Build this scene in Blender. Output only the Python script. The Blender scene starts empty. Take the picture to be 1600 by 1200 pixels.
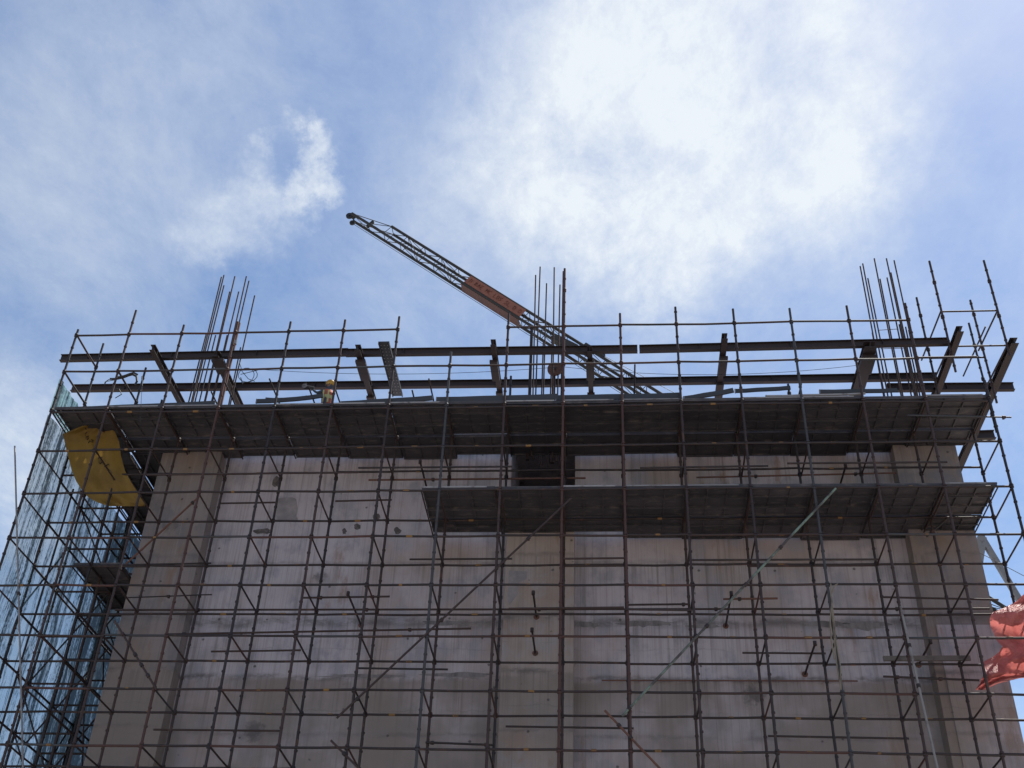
import bpy, math, random
from mathutils import Vector, Matrix
random.seed(7)
S = bpy.context.scene
COL = S.collection
# ------------------------------------------------------------------ camera
CR = Vector((0.9965995, 0.0741019, 0.0360320))
CU = Vector((0.0148994, -0.5921490, 0.8056907))
CF = Vector((-0.0810395, 0.8024141, 0.5912395))
CP = Vector((1.3310721, -28.8804866, 1.6))
FPX = 1808.737
cam = bpy.data.cameras.new('camera'); cam.sensor_width = 36; cam.lens = FPX / 1600 * 36
cam.clip_start = 0.1; cam.clip_end = 5000
co = bpy.data.objects.new('camera', cam); COL.objects.link(co)
co.matrix_world = Matrix(((CR.x, CU.x, -CF.x, CP.x), (CR.y, CU.y, -CF.y, CP.y), (CR.z, CU.z, -CF.z, CP.z), (0, 0, 0, 1)))
S.camera = co
S.view_settings.view_transform = 'Standard'; S.view_settings.look = 'None'
S.view_settings.gamma = 1; S.view_settings.exposure = 0.55
S.view_settings.use_curve_mapping = False
# ------------------------------------------------------------------ sun and sky
SUN_EL, SUN_AZ = math.radians(65), math.radians(48)      # azimuth from +Y towards +X: behind the wall, to the right
sd = Vector((math.sin(SUN_AZ) * math.cos(SUN_EL), math.cos(SUN_AZ) * math.cos(SUN_EL), math.sin(SUN_EL)))
sl = bpy.data.lights.new('sun', 'SUN'); sl.energy = 4.6; sl.angle = math.radians(0.5); sl.color = (1, 0.95, 0.87)
so = bpy.data.objects.new('sun', sl); COL.objects.link(so)
so.rotation_euler = sd.to_track_quat('Z', 'Y').to_euler(); so.location = (0, 0, 80)
W = bpy.data.worlds.new('World'); S.world = W; W.use_nodes = True
nt = W.node_tree; N = nt.nodes; LK = nt.links
for n in list(N): N.remove(n)


def wn(t, **kw):
    n = N.new(t)
    for k, v in kw.items(): setattr(n, k, v)
    return n


def wmath(op, a, b=None, c=None, clamp=False):
    n = wn('ShaderNodeMath', operation=op); n.use_clamp = clamp
    for i, v in enumerate((a, b, c)):
        if v is None: continue
        if isinstance(v, (int, float)): n.inputs[i].default_value = v
        else: LK.new(v, n.inputs[i])
    return n.outputs[0]


sky = wn('ShaderNodeTexSky'); sky.sky_type = 'NISHITA'; sky.sun_disc = False
sky.sun_elevation = SUN_EL; sky.sun_rotation = SUN_AZ
sky.air_density = 1.0; sky.dust_density = 0.6; sky.ozone_density = 2.0; sky.altitude = 0
tc = wn('ShaderNodeTexCoord')
sx = wn('ShaderNodeSeparateXYZ'); LK.new(tc.outputs['Generated'], sx.inputs[0])
zc = wmath('MAXIMUM', sx.outputs[2], 0.08)
px_ = wmath('DIVIDE', sx.outputs[0], zc); py_ = wmath('DIVIDE', sx.outputs[1], zc)
cp = wn('ShaderNodeCombineXYZ'); LK.new(px_, cp.inputs[0]); LK.new(py_, cp.inputs[1])   # point on the cloud layer


def noise(scale, detail, rough, vec, stretch=(1, 1, 1), off=(0, 0, 0), rot=0, dist=0.0):
    m = wn('ShaderNodeMapping'); m.inputs['Scale'].default_value = stretch; m.inputs['Location'].default_value = off
    m.inputs['Rotation'].default_value = (0, 0, rot)
    LK.new(vec, m.inputs[0])
    n = wn('ShaderNodeTexNoise'); n.inputs['Scale'].default_value = scale; n.inputs['Detail'].default_value = detail
    n.inputs['Roughness'].default_value = rough; n.inputs['Distortion'].default_value = dist
    LK.new(m.outputs[0], n.inputs['Vector'])
    return n.outputs['Fac']


def ray(px, py):
    return (CF + CR * ((px - 800) / FPX) - CU * ((py - 600) / FPX)).normalized()


n_big = noise(2.2, 7, 0.58, cp.outputs[0], (1, 0.8, 1), (3.1, 1.7, 0))
n_fine = noise(9.0, 10, 0.72, cp.outputs[0], (1.0, 0.75, 1), (0.3, 4.2, 0), rot=0.5, dist=0.25)
n_micro = noise(22.0, 8, 0.75, cp.outputs[0], (1.0, 0.6, 1), (5.3, 1.2, 0), rot=0.6, dist=0.2)
n_wisp = noise(5.0, 10, 0.72, cp.outputs[0], (1.0, 0.7, 1), (7.3, 2.2, 0), rot=-0.6, dist=0.3)
# cumulus/cirrus banks as soft regions of the sky: (direction through photo pixel, angular radius, weight)
BANKS = [((1060, 210), 0.215, 0.62), ((900, 110), 0.17, 0.34), ((1240, 130), 0.17, 0.42), ((1190, 300), 0.14, 0.36), ((960, 320), 0.14, 0.38),
         ((1130, 180), 0.11, 0.30), ((1000, 60), 0.15, 0.22), ((1330, 260), 0.11, 0.30), ((1040, 420), 0.10, 0.34), ((1080, -120), 0.24, 0.36), ((1330, 60), 0.15, 0.30), ((1000, 390), 0.13, 0.22), ((800, 330), 0.12, 0.22), ((760, 260), 0.11, 0.26),
         ((458, 182), 0.024, 0.62), ((486, 196), 0.022, 0.6), ((503, 235), 0.024, 0.7), ((512, 285), 0.026, 0.7), ((480, 315), 0.026, 0.55), ((405, 325), 0.045, 0.42),
         ((335, 345), 0.04, 0.42), ((405, 232), 0.022, 0.5), ((440, 300), 0.03, 0.32), ((20, 720), 0.12, 0.55), ((260, 90), 0.20, 0.20), ((120, 330), 0.16, 0.20), ((700, 430), 0.14, 0.2)]
acc = None
# jitter the lookup direction so the edges tear
nz = wn('ShaderNodeTexNoise'); nz.inputs['Scale'].default_value = 14; nz.inputs['Detail'].default_value = 9; nz.inputs['Roughness'].default_value = 0.65
LK.new(tc.outputs['Generated'], nz.inputs['Vector'])
va = wn('ShaderNodeVectorMath', operation='MULTIPLY_ADD'); LK.new(nz.outputs['Color'], va.inputs[0])
va.inputs[1].default_value = (0.11, 0.11, 0.11); va.inputs[2].default_value = (-0.055, -0.055, -0.055)
vs = wn('ShaderNodeVectorMath', operation='ADD'); LK.new(tc.outputs['Generated'], vs.inputs[0]); LK.new(va.outputs[0], vs.inputs[1])
for (q, rad, w) in BANKS:
    dn = wn('ShaderNodeVectorMath', operation='DISTANCE'); LK.new(vs.outputs[0], dn.inputs[0]); dn.inputs[1].default_value = ray(*q)
    mr = wn('ShaderNodeMapRange'); mr.interpolation_type = 'SMOOTHSTEP'
    LK.new(dn.outputs['Value'], mr.inputs[0]); mr.inputs[1].default_value = 0; mr.inputs[2].default_value = rad
    mr.inputs[3].default_value = w; mr.inputs[4].default_value = 0
    acc = mr.outputs[0] if acc is None else wmath('ADD', acc, mr.outputs[0])
bank = wmath('MULTIPLY', wmath('MINIMUM', acc, 0.92), wmath('ADD', wmath('MULTIPLY_ADD', n_fine, 1.7, -0.42), wmath('MULTIPLY', n_micro, 1.0)))
veil = wmath('MULTIPLY', wmath('SUBTRACT', wmath('MULTIPLY_ADD', n_wisp, 0.9, wmath('MULTIPLY', n_big, 0.35)), 0.48, clamp=True), 0.70)
dens = wmath('ADD', wmath('MULTIPLY', bank, 0.80), wmath('ADD', veil, 0.03), clamp=True)
dens = wmath('MINIMUM', dens, 0.92)
cm = wn('ShaderNodeMix', data_type='RGBA'); LK.new(dens, cm.inputs[0])
CLOUD = 8.2                                                # cloud radiance in the sky texture's own units
hs = wn('ShaderNodeHueSaturation'); hs.inputs['Saturation'].default_value = 1.08; hs.inputs['Value'].default_value = 1.34
LK.new(sky.outputs[0], hs.inputs['Color'])
LK.new(hs.outputs[0], cm.inputs[6]); cm.inputs[7].default_value = (CLOUD * 0.93, CLOUD * 0.985, CLOUD * 1.03, 1)
bg = wn('ShaderNodeBackground'); bg.inputs[1].default_value = 0.08; LK.new(cm.outputs[2], bg.inputs[0])
wo = wn('ShaderNodeOutputWorld'); LK.new(bg.outputs[0], wo.inputs[0])


# ------------------------------------------------------------------ helpers
def at(px, py, Y):
    """point of the place seen at a photo pixel, on the vertical plane Y (metres behind the front row of the scaffold)"""
    v = CF + CR * ((px - 800) / FPX) - CU * ((py - 600) / FPX)
    return CP + v * ((Y - CP.y) / v.y)


def atz(px, py, Z):
    v = CF + CR * ((px - 800) / FPX) - CU * ((py - 600) / FPX)
    return CP + v * ((Z - CP.z) / v.z)


class MB:
    def __init__(s): s.v = []; s.f = []; s.m = []; s.sm = []

    def add(s, vs, fs, m=0, smooth=False):
        o = len(s.v); s.v += [tuple(v) for v in vs]
        for f in fs: s.f.append([o + i for i in f]); s.m.append(m); s.sm.append(smooth)

    def tube(s, p, q, r, n=8, m=0, cap=True, r2=None):
        p = Vector(p); q = Vector(q); d = (q - p)
        if d.length < 1e-6: return s
        d.normalize(); a = d.orthogonal().normalized(); b = d.cross(a); r2 = r if r2 is None else r2
        vs = []
        for c, rr in ((p, r), (q, r2)):
            for k in range(n):
                t = 2 * math.pi * k / n; vs.append(c + (a * math.cos(t) + b * math.sin(t)) * rr)
        s.add(vs, [[k, (k + 1) % n, n + (k + 1) % n, n + k] for k in range(n)], m, True)
        if cap: s.add(vs, [list(range(n - 1, -1, -1)), list(range(n, 2 * n))], m)
        return s

    def path(s, pts, r, n=6, m=0):
        for a, b in zip(pts[:-1], pts[1:]): s.tube(a, b, r, n, m)
        return s

    def prism(s, p, q, prof, up=(0, 0, 1), m=0):
        """sweep a closed 2-D profile (side, up) from p to q"""
        p = Vector(p); q = Vector(q); d = (q - p).normalized(); up = Vector(up)
        sd_ = d.cross(up).normalized(); u2 = sd_.cross(d).normalized(); n = len(prof)
        vs = [c + sd_ * x + u2 * y for c in (p, q) for x, y in prof]
        s.add(vs, [[k, (k + 1) % n, n + (k + 1) % n, n + k] for k in range(n)] + [list(range(n - 1, -1, -1)), list(range(n, 2 * n))], m)
        return s

    def ibeam(s, p, q, w, h, tf=0.02, tw=0.016, up=(0, 0, 1), m=0):
        a, b = w / 2, h / 2; c = tw / 2
        return s.prism(p, q, [(-a, -b), (a, -b), (a, -b + tf), (c, -b + tf), (c, b - tf), (a, b - tf), (a, b), (-a, b), (-a, b - tf), (-c, b - tf), (-c, -b + tf), (-a, -b + tf)], up, m)

    def bar(s, p, q, w, h, up=(0, 0, 1), m=0):
        a, b = w / 2, h / 2
        return s.prism(p, q, [(-a, -b), (a, -b), (a, b), (-a, b)], up, m)

    def box(s, lo, hi, m=0):
        x0, y0, z0 = lo; x1, y1, z1 = hi
        s.add([(x0, y0, z0), (x1, y0, z0), (x1, y1, z0), (x0, y1, z0), (x0, y0, z1), (x1, y0, z1), (x1, y1, z1), (x0, y1, z1)],
              [[3, 2, 1, 0], [4, 5, 6, 7], [0, 1, 5, 4], [1, 2, 6, 5], [2, 3, 7, 6], [3, 0, 4, 7]], m)
        return s

    def ball(s, c, r, m=0, n=10, k=6, sc=(1, 1, 1)):
        c = Vector(c); vs = []
        for j in range(1, k):
            t = math.pi * j / k
            for i in range(n):
                a = 2 * math.pi * i / n
                vs.append(c + Vector((math.sin(t) * math.cos(a) * sc[0], math.sin(t) * math.sin(a) * sc[1], math.cos(t) * sc[2])) * r)
        vs += [c + Vector((0, 0, r * sc[2])), c - Vector((0, 0, r * sc[2]))]
        fs = [[j * n + i, (j + 1) * n + i, (j + 1) * n + (i + 1) % n, j * n + (i + 1) % n] for j in range(k - 2) for i in range(n)]
        T, B = len(vs) - 2, len(vs) - 1
        fs += [[T, i, (i + 1) % n] for i in range(n)] + [[B, (k - 2) * n + (i + 1) % n, (k - 2) * n + i] for i in range(n)]
        s.add(vs, fs, m, True); return s

    def build(s, name, mats, parent=None):
        me = bpy.data.meshes.new(name); me.from_pydata(s.v, [], s.f)
        for m in (mats if isinstance(mats, (list, tuple)) else [mats]): me.materials.append(m)
        me.polygons.foreach_set('material_index', s.m); me.polygons.foreach_set('use_smooth', s.sm); me.update()
        o = bpy.data.objects.new(name, me); COL.objects.link(o)
        if parent is not None: o.parent = parent; o.matrix_parent_inverse = Matrix.Translation(-parent.location)
        return o


def tag(o, label=None, cat=None, group=None, kind=None):
    if label: o['label'] = label
    if cat: o['category'] = cat
    if group: o['group'] = group
    if kind: o['kind'] = kind
    return o


def empty(name, loc, label, cat, group=None):
    o = bpy.data.objects.new(name, None); COL.objects.link(o); o.location = Vector(loc); o.empty_display_size = 0.3
    return tag(o, label, cat, group)


class MatB:
    """small node-material builder"""
    def __init__(s, name, rough=0.7, metal=0.0):
        s.m = bpy.data.materials.new(name); s.m.use_nodes = True; s.t = s.m.node_tree
        s.b = s.t.nodes['Principled BSDF']; s.b.inputs['Roughness'].default_value = rough; s.b.inputs['Metallic'].default_value = metal
        s.tc = s.t.nodes.new('ShaderNodeTexCoord')

    def n(s, ty, **kw):
        n = s.t.nodes.new(ty)
        for k, v in kw.items(): setattr(n, k, v)
        return n

    def put(s, v, sock):
        if isinstance(v, bpy.types.NodeSocket): s.t.links.new(v, sock)
        else: sock.default_value = v

    def math(s, op, a, b=0.0, c=0.0, clamp=False):
        n = s.n('ShaderNodeMath', operation=op); n.use_clamp = clamp
        s.put(a, n.inputs[0]); s.put(b, n.inputs[1]); s.put(c, n.inputs[2]); return n.outputs[0]

    def noise(s, scale, detail=4, rough=0.55, st=(1, 1, 1), off=(0, 0, 0), dist=0.0, color=False):
        mp = s.n('ShaderNodeMapping'); mp.inputs['Scale'].default_value = st; mp.inputs['Location'].default_value = off
        s.t.links.new(s.tc.outputs['Object'], mp.inputs[0])
        n = s.n('ShaderNodeTexNoise'); n.inputs['Scale'].default_value = scale; n.inputs['Detail'].default_value = detail
        n.inputs['Roughness'].default_value = rough; n.inputs['Distortion'].default_value = dist
        s.t.links.new(mp.outputs[0], n.inputs['Vector']); return n.outputs['Fac']

    def ramp(s, fac, lo, hi, a=0.0, b=1.0, smooth=True):
        n = s.n('ShaderNodeMapRange'); n.interpolation_type = 'SMOOTHSTEP' if smooth else 'LINEAR'
        s.put(fac, n.inputs[0]); n.inputs[1].default_value = lo; n.inputs[2].default_value = hi
        n.inputs[3].default_value = a; n.inputs[4].default_value = b; return n.outputs[0]

    def mix(s, fac, a, b, mode='MIX'):
        n = s.n('ShaderNodeMix', data_type='RGBA', blend_type=mode)
        s.put(fac, n.inputs[0])
        for v, k in ((a, 6), (b, 7)):
            s.put((*v, 1) if isinstance(v, tuple) and len(v) == 3 else v, n.inputs[k])
        return n.outputs[2]

    def color(s, c):
        s.put((*c, 1) if isinstance(c, tuple) and len(c) == 3 else c, s.b.inputs['Base Color']); return s

    def rand(s): return s.n('ShaderNodeObjectInfo').outputs['Random']

    def bump(s, h, strength=0.3, dist=0.02):
        n = s.n('ShaderNodeBump'); n.inputs['Strength'].default_value = strength; n.inputs['Distance'].default_value = dist
        s.put(h, n.inputs['Height']); s.t.links.new(n.outputs[0], s.b.inputs['Normal']); return s


def metal_paint(name, a, b, rust, rough=0.6, amount=0.5, var=True, scale=3.0):
    M = MatB(name, rough, 0.0)
    base = M.mix(M.rand(), a, b) if var else M.mix(M.noise(1.5, 2), a, b)
    k = M.ramp(M.noise(scale, 5, 0.65), amount, amount + 0.22)
    M.color(M.mix(k, base, rust)); M.bump(M.noise(22, 3), 0.15, 0.004); return M.m


M_TUBE = metal_paint('scaffold_tube_paint', (0.014, 0.011, 0.013), (0.036, 0.018, 0.015), (0.080, 0.040, 0.027), 0.66, 0.54)
M_TUBE_GREY = metal_paint('old_galvanised_tube', (0.026, 0.028, 0.033), (0.042, 0.042, 0.046), (0.035, 0.024, 0.020), 0.6, 0.48)
M_TUBE_RED = metal_paint('red_oxide_tube', (0.070, 0.028, 0.022), (0.050, 0.022, 0.018), (0.03, 0.02, 0.018), 0.7, 0.55)
M_TUBE_PALE = metal_paint('galvanised_tube', (0.16, 0.16, 0.17), (0.20, 0.19, 0.18), (0.08, 0.05, 0.04), 0.45, 0.52)
M_BAND = metal_paint('ochre_band_paint', (0.23, 0.125, 0.035), (0.13, 0.065, 0.025), (0.07, 0.04, 0.025), 0.7, 0.5)
M_GREEN = metal_paint('green_flaking_paint', (0.15, 0.22, 0.17), (0.17, 0.24, 0.19), (0.05, 0.042, 0.04), 0.6, 0.36, scale=1.3)
M_RUST = metal_paint('rust_tube', (0.13, 0.055, 0.035), (0.10, 0.045, 0.03), (0.06, 0.035, 0.03), 0.75, 0.5)
M_BEAM = metal_paint('red_oxide_beam', (0.026, 0.013, 0.012), (0.019, 0.012, 0.012), (0.050, 0.026, 0.020), 0.65, 0.58)
M_REBAR = metal_paint('rebar_steel', (0.045, 0.022, 0.016), (0.032, 0.020, 0.018), (0.08, 0.036, 0.022), 0.75, 0.5)
M_BOARD = metal_paint('steel_board', (0.026, 0.031, 0.038), (0.034, 0.034, 0.038), (0.045, 0.032, 0.026), 0.6, 0.55)
M_EDGE = metal_paint('pale_edge_steel', (0.30, 0.29, 0.29), (0.16, 0.155, 0.16), (0.08, 0.065, 0.06), 0.45, 0.5)
M_CRANE = metal_paint('crane_steel', (0.020, 0.024, 0.028), (0.030, 0.028, 0.026), (0.05, 0.04, 0.032), 0.8, 0.55)
M_BLACK = metal_paint('black_cable', (0.012, 0.012, 0.014), (0.02, 0.02, 0.02), (0.03, 0.025, 0.02), 0.6, 0.6)

# deck underside: dark film-faced sheets with pan ribs
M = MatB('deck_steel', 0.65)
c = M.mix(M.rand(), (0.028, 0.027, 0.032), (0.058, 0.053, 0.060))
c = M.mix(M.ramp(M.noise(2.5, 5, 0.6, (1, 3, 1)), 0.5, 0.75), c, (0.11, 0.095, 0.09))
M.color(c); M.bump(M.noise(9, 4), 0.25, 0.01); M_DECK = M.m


def concrete(name, base, brown, grey, brown_lo):
    M = MatB(name, 0.88)
    big = M.noise(0.42, 5, 0.6, (1, 1, 0.8)); mid = M.noise(1.5, 6, 0.65, (1, 1, 0.7), (4, 1, 2))
    streak = M.noise(1.0, 6, 0.7, (7, 7, 0.16), (2, 0, 0)); thin = M.noise(1.0, 3, 0.6, (26, 26, 0.10))
    c = M.mix(M.ramp(big, brown_lo, brown_lo + 0.25), base, brown)
    c = M.mix(M.ramp(mid, 0.46, 0.66, 0, 0.9), c, grey)
    c = M.mix(M.ramp(streak, 0.50, 0.70, 0, 0.5), c, (0.15, 0.13, 0.125))
    c = M.mix(M.ramp(streak, 0.24, 0.42, 0.3, 0.0), c, (0.46, 0.42, 0.43))
    c = M.mix(M.ramp(thin, 0.50, 0.68, 0, 0.25), c, (0.18, 0.16, 0.165))
    rustn = M.noise(0.8, 7, 0.65, (1.6, 1.6, 0.45), (9, 3, 5))
    c = M.mix(M.ramp(rustn, 0.60, 0.70, 0, 0.55), c, (0.20, 0.115, 0.065))
    sp = M.n('ShaderNodeSeparateXYZ'); M.t.links.new(M.tc.outputs['Object'], sp.inputs[0])
    zz = M.math('ADD', sp.outputs[2], M.math('MULTIPLY', M.math('SUBTRACT', M.noise(0.6, 5, 0.65), 0.5), 0.5))
    k = M.math('MULTIPLY', M.ramp(zz, 14.45, 14.62, 0.85, 0.0), M.ramp(M.noise(0.35, 4, 0.6, (1, 1, 1), (6, 0, 1)), 0.32, 0.6, 0.25, 1.0))
    c = M.mix(k, c, (0.195, 0.165, 0.145))
    # pour joints: ragged dark stain just above and below each lift line
    for z, wdt, amt in ((16.35, 0.28, 0.75), (14.62, 0.14, 0.75), (12.9, 0.10, 0.4), (18.35, 0.14, 0.45), (15.5, 0.03, 0.25), (13.6, 0.03, 0.25)):
        dz = M.math('ABSOLUTE', M.math('SUBTRACT', M.math('ADD', sp.outputs[2], M.math('MULTIPLY', M.math('SUBTRACT', M.noise(1.1, 5, 0.7), 0.5), 0.35)), z))
        k = M.math('MULTIPLY', M.ramp(dz, 0.0, wdt, amt, 0.0), M.ramp(M.noise(0.9, 5, 0.7, (1, 1, 2.5), (z, 0, 0)), 0.36, 0.62))
        c = M.mix(k, c, (0.085, 0.075, 0.072))
    # drips running down from the pour joints
    dr = M.noise(1.0, 5, 0.7, (5.5, 5.5, 0.06), (1, 7, 0)); dr2 = M.noise(1.0, 4, 0.7, (16, 16, 0.09), (4, 2, 0))
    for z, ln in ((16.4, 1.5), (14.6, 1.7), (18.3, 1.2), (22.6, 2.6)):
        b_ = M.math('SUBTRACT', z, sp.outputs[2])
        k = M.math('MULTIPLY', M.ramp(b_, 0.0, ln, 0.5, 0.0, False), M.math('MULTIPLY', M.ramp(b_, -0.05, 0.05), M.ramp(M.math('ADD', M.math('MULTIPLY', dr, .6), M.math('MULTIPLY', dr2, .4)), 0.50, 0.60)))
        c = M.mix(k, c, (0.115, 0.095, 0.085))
    # formwork panel joints every 1.22 m, faint
    fx = M.math('FRACT', M.math('DIVIDE', sp.outputs[0], 1.22))
    k = M.math('MULTIPLY', M.ramp(M.math('ABSOLUTE', M.math('SUBTRACT', fx, 0.5)), 0.0, 0.012, 0.45, 0.0), M.ramp(M.noise(0.7, 3, 0.6, (1, 1, 1), (0, 0, 8)), 0.45, 0.6))
    c = M.mix(k, c, (0.12, 0.105, 0.10))
    # tie holes and blow holes
    vo = M.n('ShaderNodeTexVoronoi'); vo.feature = 'F1'; vo.inputs['Scale'].default_value = 1.35; vo.inputs['Randomness'].default_value = 0.75
    M.t.links.new(M.tc.outputs['Object'], vo.inputs['Vector'])
    k = M.ramp(M.math('ADD', vo.outputs['Distance'], M.math('MULTIPLY', M.math('SUBTRACT', M.noise(14, 3), 0.5), 0.08)), 0.035, 0.075, 0.8, 0.0)
    c = M.mix(k, c, (0.05, 0.045, 0.045))
    v2 = M.n('ShaderNodeTexVoronoi'); v2.feature = 'F1'; v2.inputs['Scale'].default_value = 0.42
    M.t.links.new(M.tc.outputs['Object'], v2.inputs['Vector'])
    k = M.math('MULTIPLY', M.ramp(M.math('ADD', v2.outputs['Distance'], M.math('MULTIPLY', M.math('SUBTRACT', M.noise(5, 5, 0.7), 0.5), 0.35)), 0.06, 0.16, 0.7, 0.0), M.ramp(M.noise(0.35, 2, 0.5, (1, 1, 1), (3, 3, 3)), 0.5, 0.56))
    c = M.mix(k, c, (0.075, 0.068, 0.068))
    M.color(c); M.bump(M.math('ADD', M.noise(6, 6, 0.65), M.math('MULTIPLY', thin, 0.6)), 0.35, 0.02)
    return M.m


M_CONC = concrete('wall_concrete', (0.42, 0.38, 0.41), (0.32, 0.265, 0.25), (0.28, 0.27, 0.305), 0.42)
M_PIER = concrete('pier_concrete', (0.34, 0.29, 0.27), (0.27, 0.205, 0.17), (0.30, 0.28, 0.285), 0.42)
M_PIER2 = concrete('dark_pier_concrete', (0.235, 0.20, 0.19), (0.20, 0.145, 0.11), (0.16, 0.15, 0.158), 0.42)  # darker brown-grey tone over the whole left and right piers

# ------------------------------------------------------------------ ground
M = MatB('site_dirt', 0.95)
c = M.mix(M.ramp(M.noise(0.15, 7, 0.65), 0.35, 0.7), (0.36, 0.31, 0.28), (0.27, 0.235, 0.21))
M.color(M.mix(M.ramp(M.noise(2.5, 6, 0.7), 0.5, 0.75), c, (0.42, 0.37, 0.33))); M.bump(M.noise(1.2, 8, 0.7), 0.6, 0.1)
g = MB(); g.add([(-900, -900, 0), (900, -900, 0), (900, 900, 0), (-900, 900, 0)], [[0, 1, 2, 3]])
tag(g.build('ground', M.m), 'bare brown construction site ground below the tall scaffold', 'ground', kind='structure')

# ------------------------------------------------------------------ building
D = 1.7625           # depth of one scaffold bay (front row Y=0, rear row Y=D)
LZ, LH = 14.483, 1.525
def lev(n): return LZ + n * LH
YW, YP = 3.2, 2.65   # wall face, pier face
XL, XR = -13.42, 12.28
bld = empty('concrete_building', (-0.6, YW, 0), 'tall raw concrete building under construction behind the scaffold', 'building')
w = MB()
w.box((XL, YW, 0), (-1.80, 14, 23.9)); w.box((0.28, YW, 0), (XR, 14, 23.9))
w.box((-1.80, YW, 0), (0.28, 14, 21.05)); w.box((-1.80, YW + 6, 21.05), (0.28, 14, 23.9)); w.box((-1.80, YW, 23.3), (0.28, YW + 6, 23.9))
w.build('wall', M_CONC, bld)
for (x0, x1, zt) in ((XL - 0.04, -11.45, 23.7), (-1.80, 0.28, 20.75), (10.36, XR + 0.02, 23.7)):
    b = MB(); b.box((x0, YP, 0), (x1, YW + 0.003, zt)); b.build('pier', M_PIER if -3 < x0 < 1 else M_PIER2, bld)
b = MB(); b.box((10.62, YP - 0.03, 0), (XR + 0.03, YP + 0.1, 16.05)); b.build('lower_pour', M_CONC, bld)['label'] = 'paler lower pour on the right pier'
# uneven grey render patches standing a few mm proud
def patch(poly, Y, m, name='mortar_patch'):
    vs = [at(x, y, Y) for x, y in poly]; n = len(vs); mb = MB()
    mb.add(vs + [v + Vector((0, 0.01, 0)) for v in vs], [list(range(n))[::-1]] + [[k, (k + 1) % n, n + (k + 1) % n, n + k] for k in range(n)])
    return mb.build(name, m, bld)
M = MatB('mortar', 0.9); M.color(M.mix(M.ramp(M.noise(2, 7, 0.7), 0.35, 0.7), (0.20, 0.185, 0.20), (0.30, 0.275, 0.285))); M_MORTAR = M.m
M = MatB('honeycomb', 0.95); M.color(M.mix(M.ramp(M.noise(9, 5, 0.7), 0.4, 0.65), (0.07, 0.06, 0.06), (0.15, 0.13, 0.13))); M_HONEY = M.m
M = MatB('damp_concrete', 0.85); M.color(M.mix(M.ramp(M.noise(4, 6, 0.7, (1, 1, .3)), 0.3, 0.65), (0.10, 0.09, 0.088), (0.21, 0.19, 0.19))); M_DAMP = M.m
patch([(795, 891), (824, 893), (823, 905), (812, 909), (808, 930), (796, 945), (793, 938)], YP - 0.006, M_MORTAR)
def blot(cx, cy, rx, ry, Y, m, name='stain', n=22):
    patch([(cx + rx * random.uniform(.55, 1.15) * math.cos(k * 6.2832 / n), cy + ry * random.uniform(.5, 1.2) * math.sin(k * 6.2832 / n)) for k in range(n)], Y, m, name)
for cx, cy, rx, ry in ((1010, 974, 45, 6), (1100, 978, 30, 4), (920, 976, 25, 5), (1350, 978, 45, 7), (1290, 975, 40, 5), (690, 973, 40, 4), (720, 1054, 60, 4), (560, 1056, 70, 3), (850, 1062, 40, 3)):
    blot(cx, cy, rx, ry, YW - .004, M_DAMP)
patch([(434, 779), (445, 777), (458, 777), (463, 780), (465, 795), (463, 806), (466, 813), (455, 815), (441, 813), (434, 815), (432, 800)], YW - 0.006, M_MORTAR)
for cx, cy, rx, ry in ((432, 753, 8, 9), (588, 808, 8, 6), (621, 829, 6, 6), (410, 830, 16, 5), (558, 823, 6, 6), (538, 830, 4, 5), (690, 790, 9, 3)):
    pl = [(cx + rx * random.uniform(.65, 1.1) * math.cos(a), cy + ry * random.uniform(.65, 1.1) * math.sin(a)) for a in [k * .5236 for k in range(12)]]
    patch(pl, YW - 0.006, M_HONEY, 'honeycomb_patch')

# ------------------------------------------------------------------ facade scaffold
sca = empty('scaffold', (0, 0.9, 0), 'tall rust-dark tubular scaffold covering the whole front of the concrete wall', 'scaffold', 'scaffolds')
R_ = 0.034
def px_i(i): return (i - 8) * 1.8
def standard(x, y, z0, z1, parent, m=None, r=0.038, foot=True):
    b = MB(); tx = random.uniform(-.03, .03); b.tube((x, y, z0), (x + tx * .4, y, (z0 + z1) / 2), r, 10); b.tube((x + tx * .4, y, (z0 + z1) / 2), (x, y, z1), r, 10)
    z = lev(-9)
    k = 0
    while z < z1 - 0.12:
        if z > z0 + 0.2:
            if k % 3 == 0:
                b.tube((x, y, z - 0.055), (x, y, z - 0.015), 0.062, 10); b.tube((x, y, z + 0.02), (x, y, z + 0.075), 0.066, 10, r2=0.052)
            else:
                b.tube((x, y, z - 0.03), (x, y, z + 0.015), 0.052, 10)
        if k % 6 == 4 and z > z0 + .3: b.tube((x, y, z + 0.16), (x, y, z + 0.36), 0.037, 10)     # spigot joint sleeve
        z += LH / 3; k += 1
    if foot and z0 < 0.1: b.box((x - 0.08, y - 0.08, 0.004), (x + 0.08, y + 0.08, 0.02))
    return b.build('standard', m or M_TUBE, parent)
FT = {-1: (127, 515), 0: (213, 485), 1: (287, 508), 2: (373, 503), 3: (453, 503), 4: (540, 500), 5: (622, 495), 6: (703, 550), 7: (790, 490), 8: (879, 420),
      9: (965, 490), 10: (1053, 480), 11: (1143, 483), 12: (1233, 482), 13: (1325, 478), 14: (1417, 474)}
for i in range(-1, 16):
    zt = at(*FT[i], 0).z if i in FT else 22.75
    x = px_i(i) + (0.05 if i == 15 else 0) + random.uniform(-.02, .02)
    standard(x, 0, 0.02, zt, sca, {8: M_TUBE_RED, 9: M_TUBE_RED, 6: M_TUBE_GREY, 12: M_TUBE_GREY, 2: M_TUBE_RED}.get(i, M_TUBE))
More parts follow.
